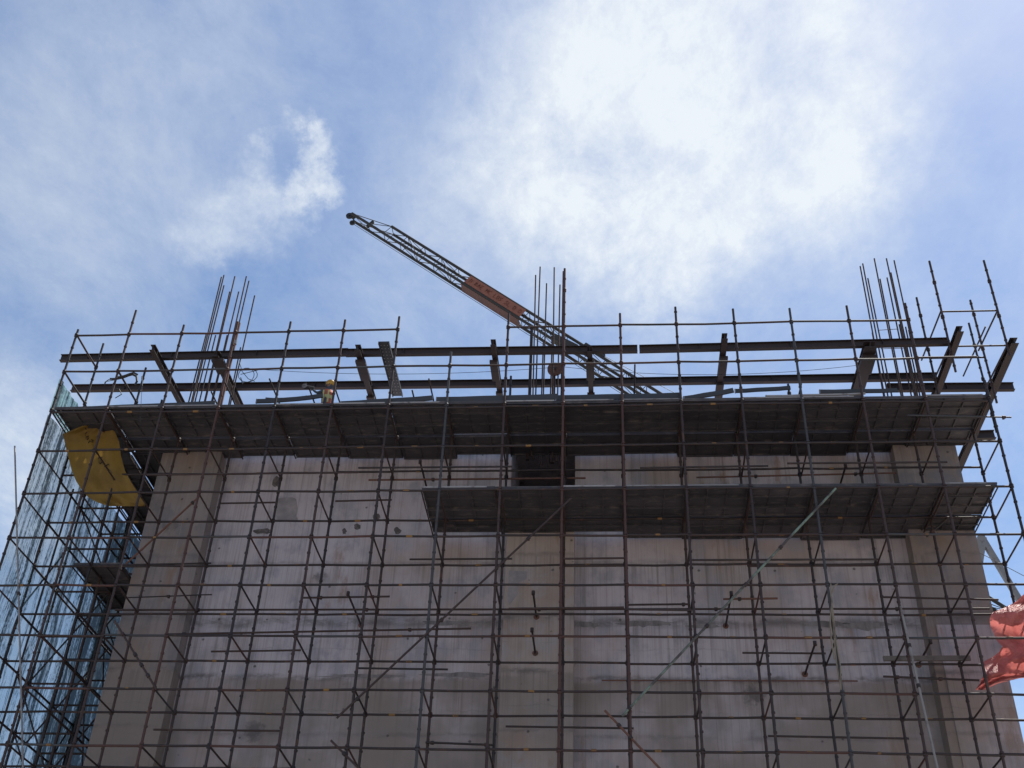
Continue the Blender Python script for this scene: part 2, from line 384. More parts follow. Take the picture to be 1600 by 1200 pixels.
for i in range(-1, 16):
    zt = {-1: 26.2, 0: 25.1, 7: 24.3, 12: 24.0, 13: 23.4, 3: 23.0}.get(i, 22.35)
    standard(px_i(i) + random.uniform(-.02, .02), D, 0.02, zt, sca)

REST = {'ledger': MB(), 'transom': MB()}
NUM = {'ledger': 0, 'transom': 0}
def hbar(name, p, q, single, parent, band=True, r=R_):
    p = Vector(p); q = Vector(q)
    p.z += random.uniform(-.022, .022); q.z += random.uniform(-.022, .022)
    if band is None: band = random.random() < 0.5
    b = MB() if single else REST[name]
    md = p.lerp(q, .5) + Vector((0, random.uniform(-.01, .01), -random.uniform(0, .012))); b.tube(p, md, r, 8); b.tube(md, q, r, 8)
    if band:
        t = random.uniform(0.38, 0.62); d = (q - p); w_ = random.uniform(.04, .095) / d.length
        b.tube(p + d * (t - w_), p + d * (t + w_), r + 0.004, 8, 1, cap=True)
    if single:
        NUM[name] += 1; b.build(name, [random.choice((M_TUBE,) * 6 + (M_TUBE_GREY, M_TUBE_RED)), M_BAND], parent)
# which bays have a ledger
bays = []
for n in range(7, -4, -1):
    for i in range(-1, 15):
        z = lev(n)
        if n == 7 and i in (5, 6, 14): continue
        if n == 6 and i == 14: pass
        if n == 5: z -= 0.09
        bays.append(('F', n, i, (px_i(i), 0, z), (px_i(i + 1), 0, z)))
for n in range(4, -4, -1):
    for i in range(-1, 15):
        z = lev(n) + {1: -0.06, 4: 0.22}.get(n, 0)
        bays.append(('R', n, i, (px_i(i), D, z), (px_i(i + 1), D, z)))
want = [7, 6, 2, 1, 0, -1, -2]
for (row, n, i, p, q) in bays:
    single = row == 'F' and n in want and (i >= 0) and NUM['ledger'] < 99
    hbar('ledger', p, q, single, sca, band=random.random() < 0.5 and not (n >= 6))
for n in range(5, -4, -1):
    for i in range(-1, 16):
        z = lev(n) + (-0.10 if n in (3, 5) else -0.02)
        hbar('transom', (px_i(i) + 0.03, 0, z), (px_i(i) + 0.03, D, z), n in (2, 1, 0, -1, -2) and NUM['transom'] < 97, sca, band=False, r=0.026)
for n, i in ((6, -1), (7, -1), (6, 0)):
    hbar('transom', (px_i(i), 0, lev(n)), (px_i(i), D, lev(n)), NUM['transom'] < 99, sca, band=False)
for (q0, q1, Y) in (((880, 873), (977, 872), 0), ((880, 884.5), (975, 884), D), ((1076, 875), (1372, 874), 0), ((1172, 884.5), (1372, 883.5), D), ((345, 786.5), (432, 785), D), ((524, 783), (612, 781), D),
                    ((640, 874), (800, 873), D), ((316, 884), (430, 883), D), ((90, 885), (330, 880), D), ((975, 952), (1080, 953.5), -.06), ((795, 951), (975, 949), -.06), ((1380, 933), (1560, 937), D), ((1160, 1020), (1290, 1021), D),
                    ((330, 1018), (470, 1016), D), ((560, 1044), (700, 1046), D), ((1200, 1150), (1420, 1154), D), ((790, 1135), (990, 1138), D), ((240, 1140), (440, 1142), D), ((1000, 731), (1200, 728), 0), ((560, 731), (800, 729), 0), ((1230, 724), (1480, 722), 0), ((230, 742), (560, 738), 0)):
    MB().tube(at(*q0, Y), at(*q1, Y), .03, 8).build('guard_tube', M_TUBE, sca)
for nm, b in REST.items():
    o = b.build(nm, [M_TUBE, M_BAND], sca); o['kind'] = 'stuff'
# second guard line at level 5.5 .. toe line behind deck (short putlogs standing out over the deck)
for q0, q1 in (((421, 592), (437, 634)), ((482, 604), (494, 634)), ((522, 602), (533, 632)), ((644, 610), (650, 630)), ((670, 592), (679, 629)), ((992, 570), (987, 616)),
               ((330, 612), (352, 636)), ((348, 590), (362, 640)), ((1252, 600), (1262, 625))):
    zt = at(*q0, 0.1).z
    p = at(*q0, 0.1); e = atz(*q1, zt)
    MB().tube(p, p + Vector((0, max(0.5, min(1.9, e.y)), 0)), 0.026, 8).build('putlog', M_TUBE, sca)

# ------------------------------------------------------------------ loose tubes and braces clamped to the scaffold
def ltube(name, q0, q1, Y0, Y1, label, m=M_TUBE, r=0.03, clamps=(0.12, 0.5, 0.88), cat='scaffold tube'):
    p = at(*q0, Y0); q = at(*q1, Y1)
    o = empty(name, p, label, cat, 'loose tubes and braces on the scaffold')
    MB().tube(p, q, r, 9).build('tube', m, o)
    for t in clamps:
        c = p.lerp(q, t); d = (q - p).normalized() * 0.045
        MB().tube(c - d, c + d, r + 0.022, 8).box(c + Vector((-.03, 0.02, -.03)), c + Vector((.03, .085, .03))).build('coupler', M_TUBE, o)
    return o
YF = -0.07
ltube('brace_tube', (526, 1122), (893, 778), YF, YF, 'long dark brace tube climbing diagonally to the left end of the lower deck', clamps=(.08, .42, .8))
ltube('brace_tube', (972, 1119), (1306, 763), YF, YF, 'long brace tube with flaking pale green paint under the lower deck', M_GREEN, .034, (.03, .37, .55, .72))
ltube('brace_tube', (945, 1110), (1036, 1206), YF, YF, 'rusty red brace tube sloping down to the right under the green brace', M_RUST, .03, (.25, .45))
ltube('brace_tube', (517, 1157), (570, 1210), YF, YF, 'short dark brace tube end low down beneath the long dark brace', clamps=(.4,))
ltube('brace_tube', (179, 970), (245, 1078), YF, YF, 'thick knobbly prop tube sloping over the lower left pier', clamps=(.2, .35, .5, .65, .8))
ltube('brace_tube', (196, 882), (312, 775), D, D, 'brown brace tube rising to the right across the left pier below the yellow tarp', M_RUST, .03, (.9,))
ltube('brace_tube', (1407, 948), (1466, 1206), -.09, -.09, 'pale steel tube leaning steeply over the lower right part of the scaffold', M_TUBE_PALE, .03, (.25, .5))
ltube('brace_tube', (1448, 838), (1527, 770), D, D, 'dark brace tube from the right pier up under the lower deck end', clamps=(.1,))
ltube('ledger_tube', (264, 991), (736, 982), D - .07, D - .07, 'extra long dark tube lying slightly tilted across the left half of the wall', clamps=(.05, .42, .8))
ltube('ledger_tube', (180, 953), (1546, 951), D + .07, D + .07, 'extra long straight tube doubling the ledger across the whole wall', clamps=(.1, .3, .5, .7, .9))
ltube('ledger_tube', (474, 934), (609, 932), D - .07, D - .07, 'short dark tube beside the stub tie left of the long dark brace', clamps=(.2, .8))
ltube('ledger_tube', (195, 934), (331, 929), D - .07, D - .07, 'thin short tube crossing the left pier', clamps=(.5,), r=.02)
ltube('ledger_tube', (1130, 936), (1215, 935), D - .07, D - .07, 'short brown tube crossing behind the green brace', M_RUST, clamps=(.3,))
ltube('ledger_tube', (978, 945), (1078, 944), D - .07, D - .07, 'short dark tube level with the top of the double ledger right of the centre pier', clamps=(.9,))
ltube('ledger_tube', (1380, 1057), (1530, 1063), D - .07, D - .07, 'dark open-ended tube below the timber on the right pier', clamps=(.15, .6))
ltube('ledger_tube', (576, 750), (915, 747), D + .07, D + .07, 'orange rusty tube running past the dark opening', M_RUST, .032, (.05, .3))
ltube('ledger_tube', (1088, 746), (1400, 739), D + .07, D + .07, 'dusty brown tube above the lower deck right of the opening', M_RUST, .028, (.3, .8))
ltube('ledger_tube', (1418, 649), (1580, 652), -.05, -.05, 'thin grey tube poking out under the right end of the upper deck', M_TUBE_GREY, .026, (.93,))
ltube('ledger_tube', (665, 1160), (770, 1164), D - .07, D - .07, 'short tube doubling the lowest ledger left of the centre pier', clamps=(.1, .9))
ltube('ledger_tube', (940, 1063), (1340, 1064), YW - .09, YW - .09, 'thin rusty rail close against the wall right of the centre pier', M_RUST, .02, ())
ltube('leaning_pole', (23, 697), (36, 1206), -.12, -.12, 'slender pale pole leaning free of the scaffold at its far left edge', M_TUBE_PALE, .026, (.5,))
t = empty('timber', at(1380, 1029, D - .1), 'long squared timber lying across the right pier', 'timber')
MB().bar(at(1380, 1029, D - .1), at(1516, 1028.5, D - .1), .06, .14).build('batten', metal_paint('grey_timber', (.10, .085, .075), (.12, .10, .09), (.06, .05, .045), .85, .5), t)
MB().tube(at(1440, 1026, D - .06), at(1440, 1032, D - .06), .05, 8).build('coupler', M_TUBE, t)
# wall ties
for k, (q, Y1, lab) in enumerate((((543, 926), YW, 'stub wall tie tube left of the long dark brace'), ((833, 925), YP, 'stub wall tie tube on the centre pier at the double ledger'),
                       ((831, 983), YP, 'stub wall tie tube lower on the centre pier with a clamp at its head'), ((1143, 926), YW, 'stub wall tie tube crossing the green brace'),
                       ((1274, 1004), YW, 'stub wall tie tube with clamps left of the rope'), ((1455, 1001), YP, 'stub wall tie tube over the timber on the right pier'),
                       ((1322, 726), YW, 'stub wall tie tube above the top end of the green brace'), ((656, 720), YW, 'stub wall tie tube at the left end of the lower deck'))):
    p = at(*q, 1.0)
    o = empty('wall_tie', p, lab, 'wall tie', 'wall ties'); e = Vector((p.x, Y1, p.z))
    MB().tube(p, e, .03, 9).build('tube', M_TUBE, o)
    MB().tube(p + Vector((0, .08, -.05)), p + Vector((0, .08, .07)), .05, 8).build('coupler', M_TUBE, o)
    MB().tube(e - Vector((0, .02, 0)), e - Vector((0, .002, 0)), .09, 8).build('anchor_plate', M_RUST, o)

# ------------------------------------------------------------------ return scaffold on the left
lsc = empty('scaffold', (-15.3, 8, 0), 'narrow dark scaffold return running back along the left side of the building', 'scaffold', 'scaffolds')
XA, XB = -16.2, -14.4
for k in range(2, 7):
    for x in (XA, XB): standard(x, k * D, .02, 25.0 if k == 2 and x == XB else 23.4, lsc)
R2 = MB(); cnt = 0
for n in range(6, -4, -1):
    for k in range(1, 6):
        for x in (XA, XB):
            if n == 6 and k > 1: continue
            p, q = Vector((x, k * D, lev(n) - .03)), Vector((x, (k + 1) * D, lev(n) - .03))
            if cnt < 92: MB().tube(p, q, R_, 8).build('ledger', M_TUBE, lsc); cnt += 1
            else: R2.tube(p, q, R_, 8)
    for k in range(2, 7):
        if n > 5: continue
        MB().tube((XA, k * D, lev(n)), (XB, k * D, lev(n)), R_, 8).build('transom', M_TUBE, lsc)
R2.build('ledger', M_TUBE, lsc)['kind'] = 'stuff'
for k in range(1, 6):
    for x in (XA + .02, XB - .05):
        y = (k + .5) * D
        if k % 2: MB().tube((x, y, .02), (x, y, 20.5 + k * .3), .033, 9).build('intermediate_standard', M_TUBE, lsc)
for (k, n0, fl) in ((1.5, -2, 0), (2.5, -1, 1), (3.5, -3, 0), (2, 2, 0), (6, -2, 1), (2, -3, 0), (3, -2, 1), (4, -3, 0), (2, 0, 1), (5, -1, 1), (3, 1, 0), (4, 2, 1)):
    a, b_ = (XA, XB) if fl else (XB, XA)
    MB().tube((a, k * D - .06, lev(n0)), (b_, k * D - .06, lev(n0 + 2)), .027, 8).build('brace', M_TUBE, lsc)
for (x, k, n0, fl) in ((XA, 1, -3, 0), (XA, 3, -2, 1), (XB, 2, -2, 0), (XB, 4, -1, 1), (XA, 1, 1, 1), (XA, 4, 1, 0)):
    y0, y1 = (k * D, (k + 1) * D) if fl else ((k + 1) * D, k * D)
    MB().tube((x - .06, y0, lev(n0)), (x - .06, y1, lev(n0 + 2)), .027, 8).build('brace', M_TUBE, lsc)

# ------------------------------------------------------------------ lookout tower of tubes on the right, standing on the beams
rsc = empty('scaffold', (13.4, 3.2, 24.6), 'small open tube tower standing on the beams at the right end', 'scaffold', 'scaffolds')
TW = {(12.52, D): (24.4, 29.18), (14.34, D): (25.0, 29.15), (12.42, 2 * D): (24.4, 29.04), (14.25, 2 * D): (24.4, 28.87), (14.69, 3 * D): (24.4, 29.25)}
for (x, y), (z0, z1) in TW.items(): standard(x, y, z0, z1, rsc, foot=False)
z8 = at(1470, 487, D).z; z7 = at(1500, 541, D).z
zr = at(1437, 560, 2 * D).z
for (p, q, nm) in (((12.52, D, z8), (14.34, D, z8), 'ledger'), ((12.52, D, z7), (14.34, D, z7), 'ledger'), ((12.42, 2 * D, zr), (14.25, 2 * D, zr), 'ledger'),
                   ((12.50, D, z8), (12.42, 2 * D + .9, z8), 'transom'), ((14.34, D, z8), (14.25, 2 * D + .4, z8), 'transom'), ((14.34, D, z7), (14.25, 2 * D + .4, z7), 'transom'),
                   ((12.50, D, z7), (12.42, 2 * D, z7), 'transom')):
    MB().tube(p, q, .03, 8).build(nm, M_TUBE, rsc)
MB().tube(at(1540, 510, 2 * D), at(1505, 588, 3 * D), .028, 8).build('brace', M_TUBE, rsc)

# ------------------------------------------------------------------ decks
def deck(label, xs, ys, z, hole=None, joist=True, front_edge=True, xjit=0.0, name='scaffold_deck'):
    o = empty(name, ((xs[0] + xs[-1]) / 2, (ys[0][0] + ys[-1][1]) / 2, z), label, 'scaffold deck', 'scaffold decks')
    for a, b_ in zip(xs[:-1], xs[1:]):
        for (y0, y1) in ys:
            if y1 > 2.95 and name == 'scaffold_deck' and front_edge and len(xs) > 6:
                if a > 10.2 or b_ < -11.3: y1 = 2.63
                elif lev(2) < z < lev(4) and a < 0.2: y1 = 2.63
                else: y1 = 3.10 + random.choice((-.22, -.1, -.04, 0, .03, .06))
            dz = random.uniform(-.02, .03); mb = MB()
            gp = .003 if random.random() < .88 else .014
            mb.box((a + gp, y0 + .004, z + dz), (b_ - gp, y1 - .004, z + dz + .045))
            n_r = 3
            for j in range(n_r + 1):                               # pan ribs under the sheet
                x = a + .05 + (b_ - a - .1) * j / n_r
                mb.box((x - .018, y0 + .012, z + dz - .045), (x + .018, y1 - .012, z + dz - .001))
            for y in (y0 + .01, y1 - .045): mb.box((a + .014, y, z + dz - .05), (b_ - .014, y + .035, z + dz - .002))
            mb.build('deck_board', M_DECK, o)
    if front_edge:
        y = ys[0][0]
        for a, b_ in zip(xs[:-1], xs[1:]):
            if random.random() < .6:
                e = MB(); e.box((a + .02, y - .012, z + .012), (b_ - .02 - random.uniform(0, .3), y - .002, z + .058)); e.build('edge_strip', M_EDGE, o)
    for x in xs:
        MB().tube((x, ys[0][0] + .02, z - .085), (x, ys[-1][1] - .02, z - .085), .022, 8).build('bearer', M_TUBE, o)
    return o
XS = [px_i(i) for i in range(-1, 16)]; XS[0] = -16.15; XS[-1] = 12.64
ZU = lev(5) + .10
def rows(edges): return [(a + g0, b_) for (a, b_, g0) in edges]
# slots of daylight between rows: at the rear standards
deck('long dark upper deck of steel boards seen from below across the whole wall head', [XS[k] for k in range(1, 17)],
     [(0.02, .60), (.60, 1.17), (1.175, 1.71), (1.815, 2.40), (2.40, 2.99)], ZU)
deck('dark upper deck end wrapping round the left corner above the yellow tarp', [-16.15, -14.63], [(2.6, 3.5), (3.5, 4.4), (4.4, 5.3), (5.3, 6.2), (6.2, 7.1), (7.1, 8.8)], ZU)
deck('dark corner piece of the upper deck directly above the yellow tarp', [-16.15, -14.42], [(0.02, .9), (.9, 1.71), (1.815, 2.59)], ZU)
deck('narrow dark deck strip between the left pier side and the corner deck', [-14.53, -13.48], [(2.66, 4.1), (4.1, 5.2), (5.2, 6.9), (6.9, 8.8)], ZU, front_edge=False)
XD = [-4.1] + [px_i(i) for i in range(6, 16)]; XD[1] = -3.6; XD = [-4.12, -1.95] + [px_i(i) for i in range(8, 15)] + [12.3]
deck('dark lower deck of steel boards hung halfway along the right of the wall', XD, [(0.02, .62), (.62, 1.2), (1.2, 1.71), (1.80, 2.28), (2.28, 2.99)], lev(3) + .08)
deck('small dark platform inside the left return below the yellow tarp', [-15.0, -13.5], [(1.8, 2.8), (2.8, 3.8), (3.8, 4.9)], lev(2) + .07, front_edge=False)

# loose planks and toe boards along the upper deck edge
LP = [((96, 640), (336, 630), .15, .16, 'long dark toe board at the far left end of the upper deck'),
      ((400, 627), (505, 618), .5, .15, 'bluish plank bowed above the deck left of the worker'),
      ((415, 623), (480, 620), .9, .07, 'thin plank lying above the bowed plank beside the worker'),
      ((532, 631), (676, 622), .12, .17, 'grey toe board just right of the worker'),
      ((681, 625), (872, 620), .12, .20, 'grey toe board below the perforated plank and centre beams'),
      ((868, 622), (1062, 618), .12, .19, 'grey toe board at the foot of the crane boom'),
      ((1068, 623), (1146, 610), .2, .16, 'plank tilted upward next to the crane boom foot'),
      ((1148, 611), (1235, 606), .4, .13, 'raised bluish plank right of the tilted plank'),
      ((1280, 612), (1402, 610), .3, .13, 'raised grey plank below the right rebar bundle'),
      ((1196, 619), (1352, 615), .05, .05, 'thin bright batten lying on the deck edge left of the right rebar bundle')]
for q0, q1, Y, h, lab in LP:
    p, q = at(*q0, Y), at(*q1, Y); o = empty('loose_plank', p, lab, 'plank', 'loose planks on the upper deck')
    mb = MB(); m_ = M_EDGE if 'bright' in lab else M_BOARD
    seg = 5; pts = [p.lerp(q, k / seg) + Vector((0, .01 * math.sin(k * 2.1), -.05 * math.sin(math.pi * k / seg) * (1 if 'bowed' in lab else .15))) for k in range(seg + 1)]
    for a, b_ in zip(pts[:-1], pts[1:]): mb.bar(a, b_, .05, h)
    mb.build('board', m_, o)
    MB().box(p + Vector((.0, -.03, -h / 2 - .004)), p + Vector((.03, .035, h / 2 + .004))).build('end_band', M_EDGE, o)

# ------------------------------------------------------------------ long beams and needle beams
ZB = 25.74
def beam(name, p, q, w_, h, label, group, stiff=(), packs=()):
    p, q = Vector(p), Vector(q); o = empty(name, p, label, 'steel beam', group)
    MB().ibeam(p, q, w_, h).build('joist', M_BEAM, o)
    d = (q - p).normalized(); side = d.cross(Vector((0, 0, 1))).normalized()
    for t in stiff:
        c = p + d * t
        for s_ in (-1, 1):
            a = c + side * s_ * (w_ * .27)
            MB().bar(a - Vector((0, 0, h / 2 - .03)), a + Vector((0, 0, h / 2 - .03)), w_ * .42, .012, up=d).build('stiffener', M_BEAM, o)
    for (t0, t1, ww, off) in packs:
        a, b_ = p + d * t0, p + d * t1
        MB().bar(a + side * off - Vector((0, 0, h / 2 + .055)), b_ + side * off - Vector((0, 0, h / 2 + .055)), ww, .10).build('packing_plate', M_BEAM, o)
    return o
GB, GN = 'long beams along the wall head', 'needle beams jutting over the deck'
def yb(px, py, Y): return at(px, py, Y)
Y1, Y2 = 1.95, 3.75
beam('steel_beam', yb(95, 560, Y1), yb(544, 550.5, Y1), .16, .26, 'upper front beam, left length, reaching past the left scaffold corner', GB, (1, 4, 7, 10))
beam('steel_beam', yb(541, 551.5, Y1 - .02), yb(996, 545.5, Y1 - .02), .16, .26, 'upper front beam, middle length, in front of the crane boom', GB, (2, 5, 8))
beam('steel_beam', yb(999, 545.5, Y1), yb(1482, 534, Y1), .16, .26, 'upper front beam, right length, ending beside the tube tower', GB, (2, 5, 8))
beam('steel_beam', yb(112, 607, Y2), yb(800, 599, Y2), .16, .27, 'lower rear beam, left length, behind the worker', GB, (2, 6, 9))
beam('steel_beam', yb(800, 599.5, Y2), yb(1464, 588.5, Y2), .16, .27, 'lower rear beam, right length, ending at the right rebar bundle', GB, (2, 6, 9))
beam('steel_beam', yb(1386, 606, 4.35), yb(1584, 604.5, 4.35), .16, .30, 'short beam end poking out beyond the right end of the upper deck', GB, (1, 2))
beam('steel_beam', yb(1440, 684, 7.2), yb(1554, 680, 7.2), .22, .34, 'lowest thick beam end jutting out right under the deck end', GB, ())
ZN = ZB - .27
def needle(x, y0, y1, w_, label, packs=(), dz=0, dx=0):
    return beam('needle_beam', (x, y0, ZN + dz), (x + dx, y1, ZN + dz), w_, .24, label, GN, (.3, 1.2, 2.2), packs)
needle(-14.05, 1.1, 6.2, .17, 'rusty needle beam at the far left with sunlit flange')
needle(-11.95, 1.5, 6.0, .22, 'heavy rusty needle beam below the left rebar bundle', ((.1, .9, .42, .06),))
needle(-7.0, 1.3, 6.0, .19, 'dark needle beam left of the perforated plank', ((.5, 1.6, .34, .02), (2.6, 4.2, .28, 0)))
needle(-2.4, 1.15, 6.0, .17, 'dark needle beam left of the centre rebar bundle', ((.8, 1.9, .26, -.05), (2.6, 4.2, .24, 0)))
needle(.80, 1.6, 6.0, .17, 'dark needle beam just right of the centre rebar bundle', ((.5, 1.5, .27, 0), (2.3, 4.2, .26, 0)))
needle(5.22, 1.05, 6.0, .18, 'dark needle beam standing alone right of the crane boom', ((.9, 1.9, .27, .02), (2.4, 4.2, .26, 0)))
needle(9.97, 1.6, 6.0, .40, 'broad dark needle beam at the right rebar bundle', ((.4, 1.4, .46, 0),))
needle(12.66, .9, 6.5, .20, 'needle beam with a notched end beneath the tube tower')
needle(14.52, 1.55, 12.5, .24, 'longest needle beam running far back past the right corner of the building')
# perforated plank
o = empty('perforated_plank', (-6.02, .87, ZN + .1), 'perforated steel plank lying across the beams right of the worker', 'plank')
mb = MB(); mb.box((-6.2, .85, ZN - .17), (-5.83, 3.9, ZN - .125))
mb.box((-6.2, .85, ZN - .22), (-6.17, 3.9, ZN - .172)); mb.box((-5.86, .85, ZN - .22), (-5.83, 3.9, ZN - .172)); mb.build('tread', M_BOARD, o)
h = MB()
for j in range(16):
    for k_ in range(3): h.tube((-6.13 + k_ * .115, 1.0 + j * .18, ZN - .1715), (-6.13 + k_ * .115, 1.0 + j * .18, ZN - .168 - .008), .02, 8)
h.build('punched_holes', M_EDGE, o)

# ------------------------------------------------------------------ starter bars
def rebar(label, tops, zb, Ys, tie=()):
    o = empty('rebar_bundle', at(*tops[0][0], 3.0), label, 'rebar bundle', 'starter bar bundles')
    for k, (q, Y) in enumerate(tops):
        p = at(*q, Y)
        MB().tube((p.x + random.uniform(-.06, .06), Y, zb), p, .026, 7).build('bar', M_REBAR, o)
    for (q0, q1, Y) in tie: MB().tube(at(*q0, Y), at(*q1, Y), .012, 6).build('tie_bar', M_REBAR, o)
    return o
rebar('tall rusty starter bars rising from the left pier', [((346, 433), 2.8), ((350, 430), 3.1), ((350, 446), 3.4), ((367, 432), 2.9), ((359, 456), 3.3), ((373, 456), 2.8),
      ((385, 432), 3.0), ((389, 439), 3.3), ((398, 462), 3.1), ((322, 523), 2.9), ((337, 524), 3.3), ((355, 524), 3.4), ((376, 543), 3.4)], 22, None)
o = empty('rusty_tube', at(373, 505, 2.0), 'thick rusty tube standing upright among the left starter bars', 'scaffold tube', 'loose tubes and braces on the scaffold')
p = at(374, 505, 2.0); MB().tube((p.x, p.y, 22.4), p, .05, 9).build('tube', M_RUST, o); MB().tube(p - Vector((0, 0, .95)), p - Vector((0, 0, .8)), .07, 9).build('coupler', M_TUBE_PALE, o)
rebar('rusty starter bars rising from the centre pier in front of the crane banner', [((837, 430), 2.8), ((844, 417), 3.0), ((854, 443), 3.3), ((866, 418), 2.9), ((875, 445), 3.1), ((880, 424), 3.4),
      ((881, 443), 2.8), ((863, 525), 3.4), ((849, 535), 3.4)], 22, None)
rebar('tall starter bars rising from the right pier', [((1344, 416), 2.8), ((1348, 412), 3.1), ((1356, 435), 3.4), ((1366, 404), 2.9), ((1375, 436), 3.3), ((1385, 404), 2.8), ((1386, 434), 3.1),
      ((1392, 426), 3.3), ((1397, 407), 3.0), ((1405, 507), 3.1), ((1415, 511), 3.4), ((1363, 520), 3.4), ((1409, 522), 3.3), ((1420, 516), 2.8)], 22, None,
      (((1372, 516), (1404, 514), 2.78), ((1376, 545), (1412, 544), 2.78)))
# pulley block and steel post behind the centre bars
o = empty('pulley_block', at(866, 580, 3.1), 'round rusty pulley hung on a post among the centre starter bars', 'pulley')
c = at(867, 577, 3.1); MB().tube(c - Vector((0, .05, 0)), c + Vector((0, .05, 0)), .26, 20).build('wheel', M_RUST, o); MB().tube(c - Vector((0, .08, 0)), c + Vector((0, .08, 0)), .06, 10).build('axle', M_TUBE, o)
MB().bar((c.x - .04, 3.2, 22), (c.x - .04, 3.2, c.z + .2), .12, .12, up=(0, 1, 0)).build('post', M_BEAM, o)
o = empty('steel_post', (at(829, 600, 3.0).x, 3.0, 22), 'slim rust-red steel post left of the centre starter bars', 'post')
p = at(831, 512, 3.0); MB().bar((p.x, 3.0, 22), (p.x, 3.0, p.z), .10, .10, up=(0, 1, 0)).build('shaft', M_BEAM, o); MB().box((p.x - .08, 2.92, p.z), (p.x + .08, 3.08, p.z + .02)).build('cap_plate', M_BEAM, o)

# ------------------------------------------------------------------ wires and cables
def sag(p, q, s_, n=18): return [p.lerp(q, k / n) - Vector((0, 0, s_ * 4 * (k / n) * (1 - k / n))) for k in range(n + 1)]
o = MB().path(sag(at(400, 577, 1.5), at(878, 573, 1.5), .25) + sag(at(878, 573, 1.5), at(1338, 571, 1.5), .35)[1:], .008, 5).build('lifeline_wire', M_BLACK)
tag(o, 'thin wire slung between the two rear beams along the wall head', 'wire')
cp_ = [at(x, y, .03) for x, y in ((172, 592), (182, 592), (192, 590), (200, 587), (207, 585), (213, 588), (214, 596), (211, 601))]
o = MB(); o.path(cp_, .035, 7); o.path([v + Vector((.05, -.05, .03)) for v in cp_[1:6]], .03, 7)
o.path([at(x, y, .0) for x, y in ((183, 590), (170, 593), (164, 597), (163, 602), (166, 596), (178, 594))], .012, 5)
o.path([at(x, y, .0) for x, y in ((222, 588), (222, 603))], .02, 5); o.path([at(x, y, 0) for x, y in ((222, 600), (219, 660))], .008, 5)
o.path([at(x, y, .1) for x, y in ((178, 600), (174, 606), (186, 608), (190, 616), (180, 622))], .015, 5)
tag(o.build('cable_bundle', M_BLACK), 'tangled black cable slung over the top guard rail at the left', 'cable')
lp = [at(386 + 17 * math.cos(a) * (1 - .02 * k), 586 + 11 * math.sin(a), 1.6) for k, a in enumerate([j * .42 - 1.0 for j in range(22)])]
o = MB(); o.path(lp, .012, 5); o.path([at(374, 565, 1.6), at(378, 580, 1.6), at(388, 592, 1.6), at(398, 596, 1.6)], .012, 5); o.path([at(376, 585, 1.6), at(404, 578, 1.6)], .012, 5)
o.path([at(376, 590, 1.6), at(379, 600, 1.6)], .018, 5)
tag(o.build('cable_coil', M_BLACK), 'thin loop of black cable hanging right of the left starter bars', 'cable')
o = MB(); o.path([at(x, y, -.05) for x, y in ((1298, 912), (1300, 950), (1303, 990), (1307, 1035), (1314, 1078), (1313, 1040), (1306, 1000), (1302, 960), (1299, 930), (1304, 915), (1309, 912))], .018, 5)
o.path([at(x, y, -.05) for x, y in ((1299, 948), (1297, 975), (1299, 1000), (1304, 1030))], .022, 5)
tag(o.build('rope', metal_paint('hemp_rope', (.20, .17, .13), (.16, .13, .10), (.10, .08, .06), .9, .5)), 'frayed rope bundle tied down a standard at the lower right', 'rope')

# ------------------------------------------------------------------ crane behind the building
crn = empty('crane', (60, 30.4, 0), 'lattice boom crane rising behind the building with an orange banner', 'crane')
TH = math.radians(39.15); E = Vector((math.cos(TH), 0, -math.sin(TH))); NV = Vector((math.sin(TH), 0, math.cos(TH))); SQ = .82
A0 = Vector((-13.72, 30, 59.07))
def ch(t, top, far): return A0 + E * t + (Vector() if top else -NV * SQ) + (Vector((0, SQ, 0)) if far else Vector())
TE = 90.0
bm_ = MB()
for top, far, t0 in ((1, 0, 0), (1, 1, 0), (0, 0, -3.25), (0, 1, -3.25)): bm_.tube(ch(t0, top, far), ch(TE, top, far), .11, 8)
bm_.build('boom', M_CRANE, crn)
lc = MB(); st = 1.62; k = 0; t_ = 0.0
while t_ < TE - st:
    for (a, b_) in (((1, 0), (0, 0)), ((1, 1), (0, 1)), ((1, 0), (1, 1)), ((0, 0), (0, 1))):
        lc.tube(ch(t_, *a), ch(t_, *b_), .026, 5)
        p, q = (a, b_) if k % 2 else (b_, a)
        lc.tube(ch(t_, *p), ch(t_ + st, *q), .026, 5)
    t_ += st; k += 1
for far in (0, 1):
    lc.tube(ch(-3.25, 0, far), ch(0, 1, far), .03, 5); lc.tube(ch(-1.6, 0, far), ch(0, 1, far), .026, 5); lc.tube(ch(-1.6, 0, 0), ch(-1.6, 0, 1), .026, 5)
lc.tube(ch(0, 0, 0), ch(-1.6, 0, 1), .026, 5); lc.tube(ch(-3.25, 0, 0), ch(-1.6, 0, 1), .026, 5); lc.tube(ch(-3.25, 0, 0), ch(-3.25, 0, 1), .07, 6)
lc.build('lacing', M_CRANE, crn)
for c_, r_ in ((ch(-3.5, 0, 0) + Vector((-.05, .3, -.1)), .26), (ch(-3.3, 0, 0) + Vector((0, .55, .22)), .22), (ch(-3.0, 0, 1) - NV * .35 + Vector((0, -.3, 0)), .2)):
    s_ = MB(); s_.tube(c_ - Vector((0, .06, 0)), c_ + Vector((0, .06, 0)), r_, 16); s_.tube(c_ - Vector((0, .12, 0)), c_ + Vector((0, .12, 0)), .06, 8); s_.build('sheave', M_BLACK, crn)
for t_ in (-1.75, 8.15):
    MB().bar(ch(t_, 0, 0) + Vector((0, SQ * .5, 0)) - NV * .05, ch(t_, 0, 0) + Vector((0, SQ * .5, 0)) + NV * .6, .16, .22, up=(0, 1, 0)).build('bracket_box', M_CRANE, crn)
